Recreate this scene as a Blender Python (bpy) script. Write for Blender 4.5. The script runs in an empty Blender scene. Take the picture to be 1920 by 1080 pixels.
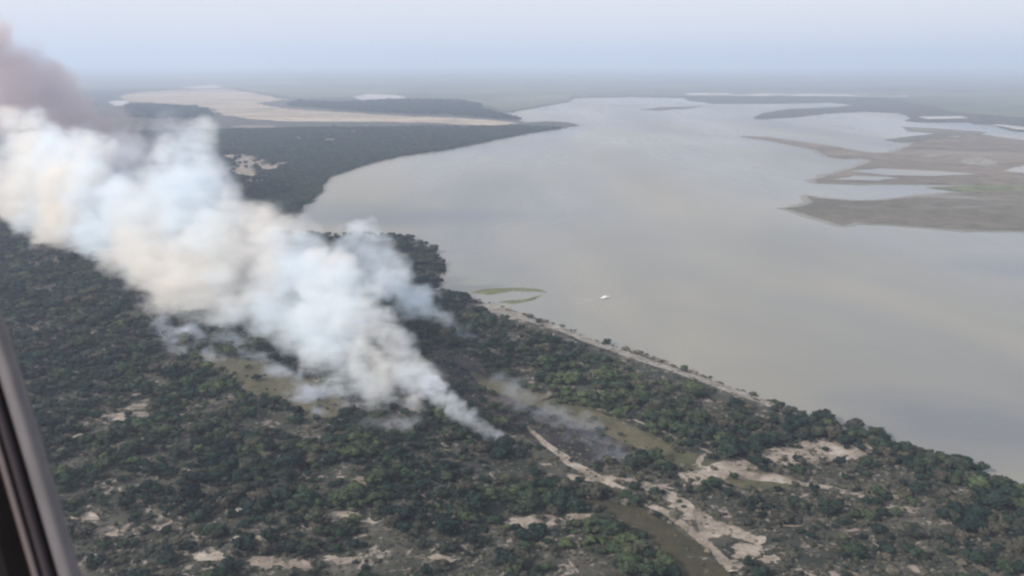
import bpy, bmesh, math, random
import numpy as np
from mathutils import Vector, Matrix, noise
from mathutils.geometry import delaunay_2d_cdt

random.seed(7); rng = np.random.default_rng(7)
sc = bpy.context.scene
col = sc.collection

# ------------------------------------------------------------------ camera, world, sun, exposure
FPX, HOR, H = 1598.0, 114.0, 150.0            # focal length in 1920-wide pixels, horizon row, flying height
PITCH = math.atan((540 - HOR) / FPX)
cam = bpy.data.cameras.new('camera'); camo = bpy.data.objects.new('camera', cam); col.objects.link(camo)
camo.location = (0, 0, H); camo.rotation_euler = (math.pi/2 - PITCH, 0, 0)
cam.sensor_width = 36; cam.lens = FPX/1920*36; cam.clip_start = 0.05; cam.clip_end = 120000
cam.dof.use_dof = True; cam.dof.focus_distance = 450; cam.dof.aperture_fstop = 7.0
sc.camera = camo

SUN_EL, SUN_AZ = 33.0, -112.0                  # azimuth measured from +Y (view direction), negative = to the left
sdir = Vector((math.sin(math.radians(SUN_AZ))*math.cos(math.radians(SUN_EL)),
               math.cos(math.radians(SUN_AZ))*math.cos(math.radians(SUN_EL)), math.sin(math.radians(SUN_EL))))
world = bpy.data.worlds.new('World'); sc.world = world; world.use_nodes = True
wn = world.node_tree; bg = wn.nodes['Background']
sky = wn.nodes.new('ShaderNodeTexSky'); sky.sky_type = 'NISHITA'; sky.sun_disc = False
sky.sun_elevation = math.radians(SUN_EL); sky.sun_rotation = math.radians(SUN_AZ)
sky.air_density = 1.0; sky.dust_density = 2.5; sky.ozone_density = 2.0; sky.altitude = 100
veil = wn.nodes.new('ShaderNodeMix'); veil.data_type = 'RGBA'; veil.inputs[0].default_value = 0.82
veil.inputs[7].default_value = (10.6, 10.7, 11.3, 1)        # thin high overcast, the same all over the sky
wn.links.new(sky.outputs[0], veil.inputs[6]); wn.links.new(veil.outputs[2], bg.inputs[0])
bg.inputs[1].default_value = 0.085
sun = bpy.data.lights.new('sun', 'SUN'); suno = bpy.data.objects.new('sun', sun); col.objects.link(suno)
sun.energy = 5.0; sun.angle = math.radians(0.6); sun.color = (1.0, 0.93, 0.84)
suno.rotation_euler = sdir.to_track_quat('Z', 'Y').to_euler(); suno.location = (0, 0, 600)
vs = sc.view_settings; vs.view_transform = 'Standard'; vs.look = 'None'; vs.exposure = 0.10; vs.gamma = 1
vs.use_curve_mapping = False
cy = sc.cycles
cy.max_bounces = 8; cy.diffuse_bounces = 2; cy.glossy_bounces = 2; cy.transmission_bounces = 2
cy.volume_bounces = 6; cy.transparent_max_bounces = 16; cy.volume_max_steps = 512; cy.volume_step_rate = 1.0
cy.use_denoising = True; cy.pixel_filter_type = 'BLACKMAN_HARRIS'; cy.filter_width = 2.4
cy.sample_clamp_indirect = 6
HAZE_DENSITY = 0.000195

# ------------------------------------------------------------------ helpers
def ray(px, py):
    d = Vector(((px-960)/FPX, 1.0, (540-py)/FPX))
    c, s = math.cos(PITCH), math.sin(PITCH)
    return Vector((d.x, d.y*c + d.z*s, -d.y*s + d.z*c))
def at(px, py, z=0.0):
    d = ray(px, py); t = (z - H)/d.z
    return Vector((d.x*t, d.y*t, z))
def P(*pts): return [tuple(at(x, y)[:2]) for x, y in pts]
def pix(x, y, z):
    """world arrays -> pixels of the survey photograph"""
    c, s = math.cos(PITCH), math.sin(PITCH)
    zz = z - H; fy = y*c - zz*s; fz = y*s + zz*c
    return 960 + FPX*x/np.maximum(fy, 1e-3), 540 - FPX*fz/np.maximum(fy, 1e-3)

def tag(o, label=None, cat=None, kind=None, group=None):
    if label: o['label'] = label
    if cat: o['category'] = cat
    if kind: o['kind'] = kind
    if group: o['group'] = group
    return o
def link(name, me, mat=None, parent=None):
    o = bpy.data.objects.new(name, me); col.objects.link(o)
    if mat and me: me.materials.append(mat)
    if parent: o.parent = parent
    return o

_perm = rng.integers(0, 2**31, 4096)
def vnoise(x, y, z=0.0, seed=0):
    """vectorised value noise in -1..1"""
    x = np.asarray(x, float); y = np.asarray(y, float); z = np.asarray(z, float) + np.zeros_like(x)
    xi, yi, zi = np.floor(x).astype(np.int64), np.floor(y).astype(np.int64), np.floor(z).astype(np.int64)
    fx, fy, fz = x-xi, y-yi, z-zi
    fx, fy, fz = fx*fx*(3-2*fx), fy*fy*(3-2*fy), fz*fz*(3-2*fz)
    def h(a, b, c):
        n = (a*374761393 + b*668265263 + c*2147483647 + seed*1274126177) & 0xffffffff
        n = ((n ^ (n >> 13)) * 1274126177) & 0xffffffff
        return ((n ^ (n >> 16)) & 0xffff)/32767.5 - 1
    r = 0
    for dx in (0, 1):
        for dy in (0, 1):
            for dz in (0, 1):
                w = (fx if dx else 1-fx)*(fy if dy else 1-fy)*(fz if dz else 1-fz)
                r = r + w*h(xi+dx, yi+dy, zi+dz)
    return r
def fbm(x, y, z=0.0, o=4, seed=0):
    r, a, f = 0, 1, 1
    for i in range(o):
        r = r + a*vnoise(np.asarray(x)*f, np.asarray(y)*f, np.asarray(z)*f, seed+i*17); a *= .5; f *= 2.03
    return r/1.8

def inside(poly, x, y):
    poly = np.asarray(poly); x = np.asarray(x); y = np.asarray(y); r = np.zeros(x.shape, bool)
    x1, y1 = poly[-1]
    for x2, y2 in poly:
        if y1 != y2:
            c = ((y2 > y) != (y1 > y)) & (x < (x1-x2)*(y-y2)/(y1-y2)+x2)
            r ^= c
        x1, y1 = x2, y2
    return r
def edge_dist(poly, x, y, closed=True):
    poly = np.asarray(poly); best = np.full(np.shape(x), 1e18)
    n = len(poly)
    for i in range(n if closed else n-1):
        a = poly[i]; b = poly[(i+1) % n]; d = b-a; L = max(d@d, 1e-9)
        t = np.clip(((x-a[0])*d[0]+(y-a[1])*d[1])/L, 0, 1)
        best = np.minimum(best, (x-a[0]-t*d[0])**2+(y-a[1]-t*d[1])**2)
    return np.sqrt(best)
def ragged(poly, amp=0.004, step=0.006, seed=0, closed=True):
    """subdivide an outline and make it irregular, as nature does"""
    out = []
    n = len(poly)
    for i in range(n if closed else n-1):
        a = np.array(poly[i]); b = np.array(poly[(i+1) % n])
        r = max(60., min(np.hypot(*a), np.hypot(*b)))
        L = np.hypot(*(b-a)); k = int(np.clip(L/(r*step), 1, 60))
        if r > 9000: k = 1
        for j in range(k): out.append(a+(b-a)*j/k)
    if not closed: out.append(np.array(poly[-1]))
    out = np.array(out); r = np.hypot(out[:, 0], out[:, 1]); A = np.minimum(r, 9000)*amp
    w = 6*0.004*2**np.floor(np.log2(np.maximum(r, 60)))
    ox = fbm(out[:, 0]/w, out[:, 1]/w, 0, 3, seed+3); oy = fbm(out[:, 0]/w+9.1, out[:, 1]/w, 0, 3, seed+5)
    out[:, 0] += A*ox; out[:, 1] += A*oy
    return [tuple(p) for p in out]

# ------------------------------------------------------------------ the outline of the land, read in the aerial survey
SHORE_PX = [(2400,1130),(2100,985),(1920,905),(1860,882),(1800,862),(1700,829),(1620,806),(1560,790),(1500,771),(1440,744),
 (1380,722),(1320,699),(1260,676),(1205,655),(1165,648),(1120,634),(1080,614),(1040,604),(1000,592),(960,576),(925,566),(880,556),(845,550),
 (828,545),(836,528),(843,508),(834,486),(817,466),(795,451),(765,443),(735,440),(706,440),(660,441),(600,440),(560,439),(500,437),
 (470,428),(480,414),(520,413),(548,412),(566,398),(574,386),(590,376),(604,362),(608,345),(625,330),(700,306),(760,292),(840,281),
 (930,263),(1000,249),(1060,241),(1090,235),(1070,229),(1030,227),(990,229),(965,224),(945,214),(1000,204),(1070,191),(1075,184),
 (1180,182),(1280,184),(1292,189),(1340,195),(1440,195),(1560,193),(1596,197),(1560,201),(1480,204),(1425,212),(1405,225),(1440,224),
 (1500,220),(1550,214),(1620,210),(1690,213),(1702,221),(1692,228),(1740,231),(1810,230),(1830,236),(1870,234),(1920,244),(2000,252),(2300,268)]
land_shore = P(*SHORE_PX)
LAND = [(900, -2500)] + land_shore + [(9000, 1700), (42000, 2500), (42000, 60000), (-42000, 60000), (-42000, -2500)]
land_r = ragged(LAND, seed=1)
shore_open = np.array(land_shore)

def land_height(x, y):
    d = edge_dist(shore_open, x, y, False)
    dune = 0.5+0.5*fbm(x/45, y/45, 0, 3, 40)
    h = np.clip(d/14, 0, 1)*0.9 + np.clip((d-10)/60, 0, 1)*(0.6+3.2*dune)
    h = h + np.clip((np.hypot(x, y)-3000)/9000, 0, 1)*6*(1+fbm(x/2500, y/2500, 0, 2, 9))
    return h - 0.35

def tess(name, outline, mat, hf, off=0.0, spacing=0.012, fan=0.80, label=None, cat=None, kind='structure'):
    """a ground sheet: a constrained triangulation of its outline with inner points, set on the height function"""
    o = np.array(outline); rr = np.hypot(o[:, 0], o[:, 1]); rmin, rmax = max(90, rr.min()*0.9), rr.max()*1.05
    pts = []
    if rmin < rmax:
        nr = int(math.log(rmax/rmin)/math.log(1+spacing))+1
        R = rmin*(1+spacing)**np.arange(nr)
        Ang = np.arange(-fan, fan, spacing)
        RR, AA = np.meshgrid(R, Ang); jit = rng.normal(0, .2*spacing, RR.shape)
        RR = RR*(1+jit); AA = AA+rng.normal(0, .2*spacing, AA.shape)
        X = (RR*np.sin(AA)).ravel(); Y = (RR*np.cos(AA)).ravel()
        m = (X > o[:, 0].min()) & (X < o[:, 0].max()) & (Y > o[:, 1].min()) & (Y < o[:, 1].max())
        X, Y = X[m], Y[m]; m = inside(outline, X, Y); X, Y = X[m], Y[m]
        m = edge_dist(o, X, Y) > 0.004*np.hypot(X, Y)
        pts = [Vector((a, b)) for a, b in zip(X[m], Y[m])]
    V = [Vector(p) for p in outline]+pts; n = len(outline)
    r = delaunay_2d_cdt(V, [(i, (i+1) % n) for i in range(n)], [], 1, 1e-4)
    vx = np.array([v[:] for v in r[0]]); z = hf(vx[:, 0], vx[:, 1]) + off
    me = bpy.data.meshes.new(name); me.from_pydata(np.column_stack([vx, z]).tolist(), [], [f for f in r[2]])
    me.update()
    bm = bmesh.new(); bm.from_mesh(me); bmesh.ops.recalc_face_normals(bm, faces=bm.faces)
    if bm.faces and sum(f.normal.z for f in bm.faces) < 0: bmesh.ops.reverse_faces(bm, faces=bm.faces)
    bm.to_mesh(me); bm.free()
    me.polygons.foreach_set('use_smooth', [True]*len(me.polygons))
    return tag(link(name, me, mat), label, cat, kind)

# ------------------------------------------------------------------ materials
def new_mat(name):
    m = bpy.data.materials.new(name); m.use_nodes = True
    nt = m.node_tree; b = nt.nodes['Principled BSDF']; b.inputs['Roughness'].default_value = 0.9
    b.inputs['Specular IOR Level'].default_value = 0.15
    return m, nt, b
def N(nt, t, **k):
    n = nt.nodes.new(t)
    for a, v in k.items(): setattr(n, a, v)
    return n
def ramp(nt, src, stops, interp='LINEAR'):
    r = N(nt, 'ShaderNodeValToRGB'); r.color_ramp.interpolation = interp
    e = r.color_ramp.elements
    while len(e) < len(stops): e.new(0.5)
    for q, (p, c) in zip(e, stops): q.position = p; q.color = (*c, 1)
    nt.links.new(src, r.inputs[0]); return r.outputs[0]
def pos(nt): return N(nt, 'ShaderNodeNewGeometry').outputs['Position']
def nz(nt, vec, scale, detail=5, rough=0.6, dist=0.0):
    n = N(nt, 'ShaderNodeTexNoise'); n.inputs['Scale'].default_value = scale; n.inputs['Detail'].default_value = detail
    n.inputs['Roughness'].default_value = rough; n.inputs['Distortion'].default_value = dist
    nt.links.new(vec, n.inputs['Vector']); return n.outputs['Fac']
def stretch(nt, vec, s, rot=0.0):
    m = N(nt, 'ShaderNodeMapping'); m.inputs['Scale'].default_value = s; m.inputs['Rotation'].default_value = (0, 0, rot)
    nt.links.new(vec, m.inputs['Vector']); return m.outputs[0]
def mixc(nt, f, a, b, mode='MIX'):
    m = N(nt, 'ShaderNodeMix', data_type='RGBA', blend_type=mode)
    for i, v in ((0, f), (6, a), (7, b)):
        if hasattr(v, 'is_linked'): nt.links.new(v, m.inputs[i])
        else: m.inputs[i].default_value = v if i == 0 else (*v, 1)
    return m.outputs[2]
def bump(nt, b, h, dist=0.3, strength=0.6):
    n = N(nt, 'ShaderNodeBump'); n.inputs['Distance'].default_value = dist; n.inputs['Strength'].default_value = strength
    nt.links.new(h, n.inputs['Height']); nt.links.new(n.outputs[0], b.inputs['Normal'])

def ground_mat(name, stops, s1=0.02, s2=0.25, patch=None, aniso=(1, 1, 1), rot=0.0, bd=0.4):
    m, nt, b = new_mat(name); p = pos(nt); q = stretch(nt, p, aniso, rot)
    big = nz(nt, q, s1, 6, 0.65, 0.6); c = ramp(nt, big, stops)
    fine = nz(nt, p, s2, 6, 0.75)
    c = mixc(nt, 0.75, c, ramp(nt, fine, [(0.3, (0.45, 0.45, 0.47)), (0.5, (1, 1, 1)), (0.72, (1.5, 1.45, 1.4))]), 'MULTIPLY')
    if patch:
        c = mixc(nt, ramp(nt, nz(nt, q, patch[0], 5, 0.7, 1.0), [(patch[1], (0, 0, 0)), (patch[1]+0.07, (1, 1, 1))]), c, patch[2])
    nt.links.new(c, b.inputs['Base Color']); bump(nt, b, fine, bd)
    return m
M = {}
M['scrub'] = ground_mat('scrub_ground', [(0.30, (.018, .023, .019)), (0.46, (.035, .038, .030)), (0.6, (.064, .061, .050)), (0.74, (.14, .122, .105))], 0.05, 0.6, (0.17, 0.555, (.235, .198, .172)))
M['grass'] = ground_mat('dry_meadow', [(0.3, (.048, .052, .030)), (0.5, (.080, .073, .044)), (0.7, (.13, .106, .072))], 0.05, 0.5, (0.15, 0.58, (.05, .05, .032)))
M['hollow'] = ground_mat('damp_hollow', [(0.3, (.028, .027, .016)), (0.5, (.045, .040, .024)), (0.7, (.075, .064, .036))], 0.04, 0.5, (0.12, 0.60, (.10, .088, .055)))
M['sand'] = ground_mat('pale_sand', [(0.3, (.10, .085, .068)), (0.5, (.22, .188, .155)), (0.7, (.36, .32, .275))], 0.09, 0.8, (0.26, 0.56, (.065, .060, .048)))
M['beach'] = ground_mat('beach_sand', [(0.3, (.11, .10, .085)), (0.5, (.20, .185, .165)), (0.7, (.31, .29, .265))], 0.09, 0.7, (0.2, 0.60, (.10, .095, .075)))
M['char'] = ground_mat('charred_ground', [(0.3, (.010, .010, .011)), (0.5, (.028, .026, .027)), (0.7, (.085, .07, .06))], 0.08, 0.6)
M['dune'] = ground_mat('far_dunes', [(0.3, (.15, .12, .085)), (0.5, (.30, .24, .18)), (0.7, (.42, .345, .27))], 0.006, 0.03, (0.008, 0.60, (.10, .10, .07)), (0.3, 1, 1))
M['plain'] = ground_mat('marsh_plain', [(0.3, (.07, .08, .055)), (0.5, (.115, .12, .085)), (0.7, (.19, .175, .13))], 0.0022, 0.02, (0.0016, 0.60, (.26, .24, .21)), (0.5, 1, 1), 0, 0.1)
M['wood'] = ground_mat('wood_floor', [(0.3, (.020, .026, .020)), (0.5, (.033, .038, .028)), (0.7, (.06, .06, .045))], 0.02, 0.2, None)
M['mud'] = ground_mat('tidal_mud', [(0.3, (.085, .078, .062)), (0.5, (.11, .098, .078)), (0.7, (.15, .132, .108))], 0.006, 0.05, (0.012, 0.56, (.17, .155, .135)), (0.35, 1, 1), 0.1, 0.1)
M['marsh'] = ground_mat('red_marsh', [(0.3, (.095, .082, .066)), (0.5, (.155, .128, .102)), (0.7, (.20, .168, .138))], 0.008, 0.04, (0.011, 0.56, (.095, .088, .068)), (0.35, 1, 1), 0.1, 0.1)
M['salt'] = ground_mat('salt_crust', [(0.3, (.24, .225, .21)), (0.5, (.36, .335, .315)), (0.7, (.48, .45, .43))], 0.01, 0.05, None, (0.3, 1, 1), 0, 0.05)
M['algae'] = ground_mat('weed', [(0.3, (.07, .085, .04)), (0.5, (.11, .12, .065)), (0.7, (.17, .17, .10))], 0.05, 0.3)

# cloud and smoke shadows painted darker into the water colour: (pixel), (half sizes in m), turn, strength
WSHADE = [((800, 408), (150, 60), 8, .75), ((640, 395), (110, 90), 0, .5), ((1830, 800), (70, 45), -25, .7), ((1900, 500), (60, 50), 10, .6), ((1560, 238), (260, 260), 0, .3)]
def water_mat():
    m, nt, b = new_mat('turbid_water'); p = pos(nt)
    big = nz(nt, stretch(nt, p, (1, 0.35, 1), 0.5), 0.0032, 4, 0.55, 0.8)
    c = ramp(nt, big, [(0.28, (.115, .128, .135)), (0.45, (.165, .162, .145)), (0.62, (.220, .202, .160)), (0.8, (.140, .145, .140))])
    mid = nz(nt, stretch(nt, p, (1, 0.4, 1), 0.7), 0.016, 4, 0.6, 1.0)
    c = mixc(nt, 0.5, c, ramp(nt, mid, [(0.3, (.9, .92, .95)), (0.7, (1.08, 1.06, 1.02))]), 'MULTIPLY')
    for (ppx, ppy), (ax, ay), rot, strg in WSHADE:
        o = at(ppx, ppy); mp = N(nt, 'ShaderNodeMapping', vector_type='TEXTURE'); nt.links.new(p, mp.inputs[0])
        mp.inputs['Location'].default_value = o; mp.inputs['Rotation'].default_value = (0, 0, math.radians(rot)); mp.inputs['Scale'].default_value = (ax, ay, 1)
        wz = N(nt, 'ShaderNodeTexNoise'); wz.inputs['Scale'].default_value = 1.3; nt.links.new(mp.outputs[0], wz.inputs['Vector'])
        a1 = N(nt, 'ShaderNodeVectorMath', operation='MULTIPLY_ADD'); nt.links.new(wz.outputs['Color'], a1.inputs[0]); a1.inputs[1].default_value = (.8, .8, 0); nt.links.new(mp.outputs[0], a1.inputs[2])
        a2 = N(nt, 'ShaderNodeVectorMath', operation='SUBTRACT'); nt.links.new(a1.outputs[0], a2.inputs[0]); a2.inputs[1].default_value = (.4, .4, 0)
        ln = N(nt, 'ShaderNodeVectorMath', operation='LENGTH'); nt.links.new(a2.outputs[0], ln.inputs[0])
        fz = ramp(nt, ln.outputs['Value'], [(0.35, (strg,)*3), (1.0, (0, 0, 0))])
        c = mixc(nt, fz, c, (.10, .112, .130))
    nt.links.new(c, b.inputs['Base Color'])
    r = ramp(nt, nz(nt, stretch(nt, p, (1, 0.3, 1), 0.4), 0.004, 3, 0.5), [(0.35, (.22, .22, .22)), (0.65, (.38, .38, .38))])
    nt.links.new(r, b.inputs['Roughness']); b.inputs['Specular IOR Level'].default_value = 0.5; b.inputs['IOR'].default_value = 1.33
    n1 = nz(nt, stretch(nt, p, (1, .6, 1), 0.5), 0.45, 3, 0.6)
    bump(nt, b, n1, 0.5, 0.25)
    return m
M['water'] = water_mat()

# ------------------------------------------------------------------ water and ground sheets
def plane(name, z, R0, R1, mat):
    """a big flat sheet as a fan of rings"""
    V, F = [], []
    radii = [0.0]+list(np.geomspace(150, R1, 26)); nseg = 96
    V.append((0, 0, z))
    for r in radii[1:]:
        for k in range(nseg):
            a = 2*math.pi*k/nseg; V.append((r*math.sin(a), r*math.cos(a), z))
    for k in range(nseg): F.append((0, 1+(k+1) % nseg, 1+k))
    for i in range(len(radii)-2):
        b0 = 1+i*nseg; b1 = b0+nseg
        for k in range(nseg): F.append((b0+k, b0+(k+1) % nseg, b1+(k+1) % nseg, b1+k))
    me = bpy.data.meshes.new(name); me.from_pydata(V, [], F)
    return link(name, me, mat)
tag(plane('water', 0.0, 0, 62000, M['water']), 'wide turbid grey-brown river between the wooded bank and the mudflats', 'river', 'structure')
tess('ground', land_r, M['scrub'], land_height, 0.0, 0.013, label='scrubby sandy ground of the wooded peninsula', cat='ground')

def sheet(name, pts, mat, off=0.12, amp=0.004, label=None, cat=None, seed=0, hf=land_height, spacing=0.012, world=False):
    q = ragged(pts if world else P(*pts), amp=amp, seed=seed, step=0.004)
    return tess(name, q, M[mat], hf, off, spacing, label=label, cat=cat)
def band(center, w):
    """polygon round a line of (px, py) points, w metres wide"""
    c = [np.array(p) for p in P(*center)]; L, R = [], []
    for i, p in enumerate(c):
        d = c[min(i+1, len(c)-1)]-c[max(i-1, 0)]; d = d/np.hypot(*d); n = np.array([-d[1], d[0]])
        ww = w[i] if isinstance(w, (list, tuple)) else w
        L.append(tuple(p+n*ww/2)); R.append(tuple(p-n*ww/2))
    return L+R[::-1]

plain = [tuple(p) for p in P((-200,176),(150,172),(420,164),(560,186),(700,184),(860,190),(905,196),(945,210),(1000,201),(1068,189),(1072,183),(1180,180),(1280,181),(1420,183),(1640,183),(1720,196),(1800,214),(1960,226),(2300,246))]
plain += [(9000, 2200), (42000, 3500), (42000, 60000), (-42000, 60000), (-42000, 3400)]
tess('plain', ragged(plain, seed=5), M['plain'], land_height, 0.6, 0.02, label='flat hazy marsh plain running to the horizon', cat='plain')
GR = dict(
 meadow_l=[(378,672),(430,682),(500,694),(560,712),(610,738),(655,768),(640,790),(590,800),(545,775),(480,752),(420,722),(385,700)],
 meadow_r=[(880,706),(950,728),(1040,755),(1110,778),(1190,812),(1270,850),(1330,872),(1400,890),(1490,905),(1470,930),(1390,925),(1300,903),(1245,878),(1190,852),(1130,822),(1050,790),(980,765),(900,735)],
 hollow=[(1085,952),(1130,948),(1190,966),(1258,1002),(1318,1045),(1375,1100),(1290,1110),(1245,1060),(1195,1016),(1135,976)],
 dunes=[(225,182),(250,176),(330,170),(425,168),(500,180),(535,188),(480,196),(520,204),(640,213),(760,220),(900,226),(978,233),(930,239),(800,233),(700,231),(560,231),(470,226),(415,218),(400,206),(330,197),(245,193)],
 char=[(770,640),(850,665),(930,715),(1010,765),(1085,790),(1160,835),(1185,868),(1120,885),(1060,872),(990,835),(930,800),(860,760),(800,700)],
 sand_r=[(1270,905),(1330,885),(1400,862),(1470,842),(1540,828),(1600,824),(1650,838),(1630,862),(1570,872),(1500,878),(1430,885),(1370,900),(1340,915),(1300,925)],
)
BEACH = [(905,572),(950,588),(1000,602),(1060,622),(1120,646),(1180,668),(1240,688),(1300,708),(1360,730),(1420,752),(1470,772)]
TRACK = [(985,812),(1030,848),(1070,880),(1110,905),(1150,925),(1190,950),(1240,975),(1290,1008),(1335,1045),(1375,1090)]
TRACK2 = [(1060,905),(1110,912),(1160,908),(1210,925),(1260,950),(1310,985),(1370,1010),(1430,1035)]
TRACK3 = [(1165,785),(1220,812),(1275,838),(1330,860),(1300,884),(1360,898),(1440,905),(1540,920),(1640,945)]
sheet('meadow', GR['meadow_l'], 'grass', label='dry olive meadow at the edge of the smoke', cat='meadow', seed=11)
sheet('meadow', GR['meadow_r'], 'grass', label='long narrow dry meadow below the shore thicket', cat='meadow', seed=12)
sheet('hollow', GR['hollow'], 'hollow', label='dark damp grassy hollow beside the pale track', cat='hollow', seed=13)
sheet('burnt_ground', GR['char'], 'char', 0.10, 0.007, label='charred ground under the thin smoke', cat='burnt ground', seed=14)
sheet('sand', GR['sand_r'], 'sand', 0.2, 0.010, label='bare pinkish sand blowout near the shore', cat='sand', seed=15)
sheet('dunes', GR['dunes'], 'dune', 0.9, 0.006, label='long pale dune field beyond the far wood', cat='dunes', seed=16)
sheet('beach', band(BEACH, [13,12,10,8,7,9,7,6,7,5,3]), 'beach', 0.25, 0.003, world=True, label='narrow pale beach along the river bank', cat='beach', seed=17)
sheet('beach', [(905,576),(925,567),(960,578),(990,596),(960,604),(925,594)], 'beach', 0.3, 0.004, label='widest pale patch of beach at the small cove', cat='beach', seed=27)
sheet('track', band(TRACK, [1.5,3,5,4,3.5,4,4,3.5,3.5,3.5]), 'sand', 0.28, 0.003, world=True, label='pale sandy track beside the grassy hollow', cat='track', seed=18)
sheet('track', band(TRACK2, [3,5,4,6,7,6,7,5]), 'sand', 0.24, 0.010, world=True, label='broken pale sandy strip right of the hollow', cat='track', seed=19)
sheet('track', band(TRACK3, [1,2,2,2,3,5,6,4,2]), 'sand', 0.22, 0.008, world=True, label='thin sandy path along the narrow dry meadow', cat='track', seed=20)
SANDS = [((230,792),60,10),((262,778),30,6),((668,925),26,16),((640,985),45,12),((690,990),20,8),((520,1072),75,14),((385,1062),50,10),((1005,990),60,14),
 ((930,1010),30,8),((1330,1010),36,18),((1400,1050),40,16),((1290,985),26,12),((1440,1065),30,10),((160,985),30,9),((145,478),34,8),((180,492),14,5),((200,1010),40,8),
 ((470,1028),30,7),((640,1062),40,8),((1085,985),30,8),((1700,965),34,6),((1480,1000),22,6),((1610,1010),26,6),((150,830),22,7),((450,975),16,5),((830,1062),30,7),((1240,930),26,6),((1550,845),30,8)]
for i, ((px, py), a, b) in enumerate(SANDS):
    ang = np.linspace(0, 2*math.pi, 14, endpoint=False)
    q = [(px+a*math.cos(t)*random.uniform(.55, 1.1), py+b*math.sin(t)*random.uniform(.55, 1.1)) for t in ang]
    sheet('sand_patch', q, 'sand', 0.16+0.004*i, 0.012, seed=30+i, label='small bare patch of pale sand among the shrubs', cat='sand patch')
# bare clearings in the far wood
CLEAR = [((445,298),30,6),((470,308),34,9),((505,318),24,8),((462,330),26,8),((500,336),14,4),((530,312),14,4),((620,266),16,2.5),((575,337),24,3),((450,322),30,9),((520,300),12,3),((480,345),22,6),((505,352),16,3),((570,375),8,5),((360,212),90,2),((560,262),14,2),((470,240),60,2),((640,250),50,1.5)]
for i, ((px, py), a, b) in enumerate(CLEAR):
    ang = np.linspace(0, 2*math.pi, 14, endpoint=False)
    q = [(px+a*math.cos(t)*random.uniform(.6, 1.1), py+b*math.sin(t)*random.uniform(.6, 1.1)) for t in ang]
    sheet('clearing', q, 'sand', 0.5+0.01*i, 0.004, seed=70+i, label='bare clearing in the far wood across the bay', cat='clearing')
for i, q in enumerate([[(660,184),(690,178),(740,180),(765,186),(720,189),(680,190)], [(330,166),(400,161),(425,165),(370,168)], [(205,193),(240,190),(245,199),(212,201)]]):
    sheet('salt_pan', q, 'salt', 1.3+.1*i, 0.003, seed=90+i, label='small white salt pan beyond the dunes', cat='salt pan')

M['wet'] = ground_mat('wet_margin', [(0.3, (.13, .125, .105)), (0.5, (.155, .145, .12)), (0.7, (.18, .168, .14))], 0.01, 0.06, (0.013, 0.52, (.185, .178, .15)), (0.35, 1, 1), 0.1, 0.05)
M['wet'].node_tree.nodes['Principled BSDF'].inputs['Roughness'].default_value = .4
# mudflats and marsh islands on the right bank
def flat_h(hh):
    return lambda x, y: np.full(np.shape(x), hh)
MUD_A = [(1388,256),(1440,257),(1500,266),(1560,274),(1610,284),(1640,287),(1680,285),(1712,270),(1745,262),(1790,258),(1825,250),(1870,257),(1920,264),(2100,272),(2400,290),
         (2400,350),(2100,350),(1920,347),(1760,346),(1640,345),(1532,343),(1527,338),(1560,327),(1600,315),(1636,301),(1615,297),(1580,298),(1550,294),(1528,281),(1450,265)]
MUD_B = [(1470,391),(1510,385),(1522,378),(1514,368),(1548,373),(1600,377),(1660,376),(1720,368),(1800,361),(1920,358),(2200,362),(2400,370),(2400,440),(2100,436),(1920,433),(1800,431),(1700,423),(1630,419),(1600,418),(1580,423),(1548,414),(1512,402)]
mudA = ragged(P(*MUD_A), 0.004, seed=51); mudB = ragged(P(*MUD_B), 0.004, seed=52)
def grow(poly, k):
    q = np.array(poly); e = np.roll(q, -3, 0)-np.roll(q, 3, 0); e /= np.maximum(np.hypot(e[:, 0], e[:, 1]), 1e-6)[:, None]
    n = np.column_stack([e[:, 1], -e[:, 0]]); A = 0.5*np.sum(q[:, 0]*np.roll(q[:, 1], -1)-np.roll(q[:, 0], -1)*q[:, 1])
    w = k*(.6+.8*np.abs(fbm(q[:, 0]/60, q[:, 1]/60, 0, 2, 7)))[:, None]
    return [tuple(p) for p in q+n*(1 if A > 0 else -1)*w]
tess('shallows', grow(mudA, 13), M['wet'], flat_h(0.10), 0, 0.03, label='wet muddy shallows round the marsh island', cat='shallows')
tess('shallows', grow(mudB, 11), M['wet'], flat_h(0.16), 0, 0.03, label='wet muddy shallows round the dark mudflat', cat='shallows')
tess('mudflat', mudA, M['marsh'], flat_h(0.5), 0, 0.02, label='reddish marsh island with pale lagoons on the right bank', cat='mudflat')
tess('mudflat', mudB, M['mud'], flat_h(0.35), 0, 0.02, label='long dark brown mudflat nearest the river on the right', cat='mudflat')
def flat_sheet(name, q, mat, h, seed, label, cat, amp=0.004):
    tess(name, ragged(P(*q), amp, seed=seed), M[mat], flat_h(h), 0, 0.02, label=label, cat=cat)
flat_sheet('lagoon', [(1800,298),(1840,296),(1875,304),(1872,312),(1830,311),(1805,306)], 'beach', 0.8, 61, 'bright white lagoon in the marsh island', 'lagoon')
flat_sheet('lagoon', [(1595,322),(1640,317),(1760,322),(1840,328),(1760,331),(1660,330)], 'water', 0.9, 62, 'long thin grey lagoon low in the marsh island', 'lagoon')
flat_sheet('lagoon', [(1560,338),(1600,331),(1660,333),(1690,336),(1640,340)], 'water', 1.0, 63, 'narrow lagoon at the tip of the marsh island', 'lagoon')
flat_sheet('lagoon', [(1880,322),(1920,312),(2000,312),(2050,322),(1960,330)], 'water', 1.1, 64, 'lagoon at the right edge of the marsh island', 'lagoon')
flat_sheet('lagoon', [(1720,293),(1745,289),(1772,292),(1745,296)], 'beach', 0.85, 65, 'smallest pale pan in the marsh island', 'lagoon')
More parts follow.
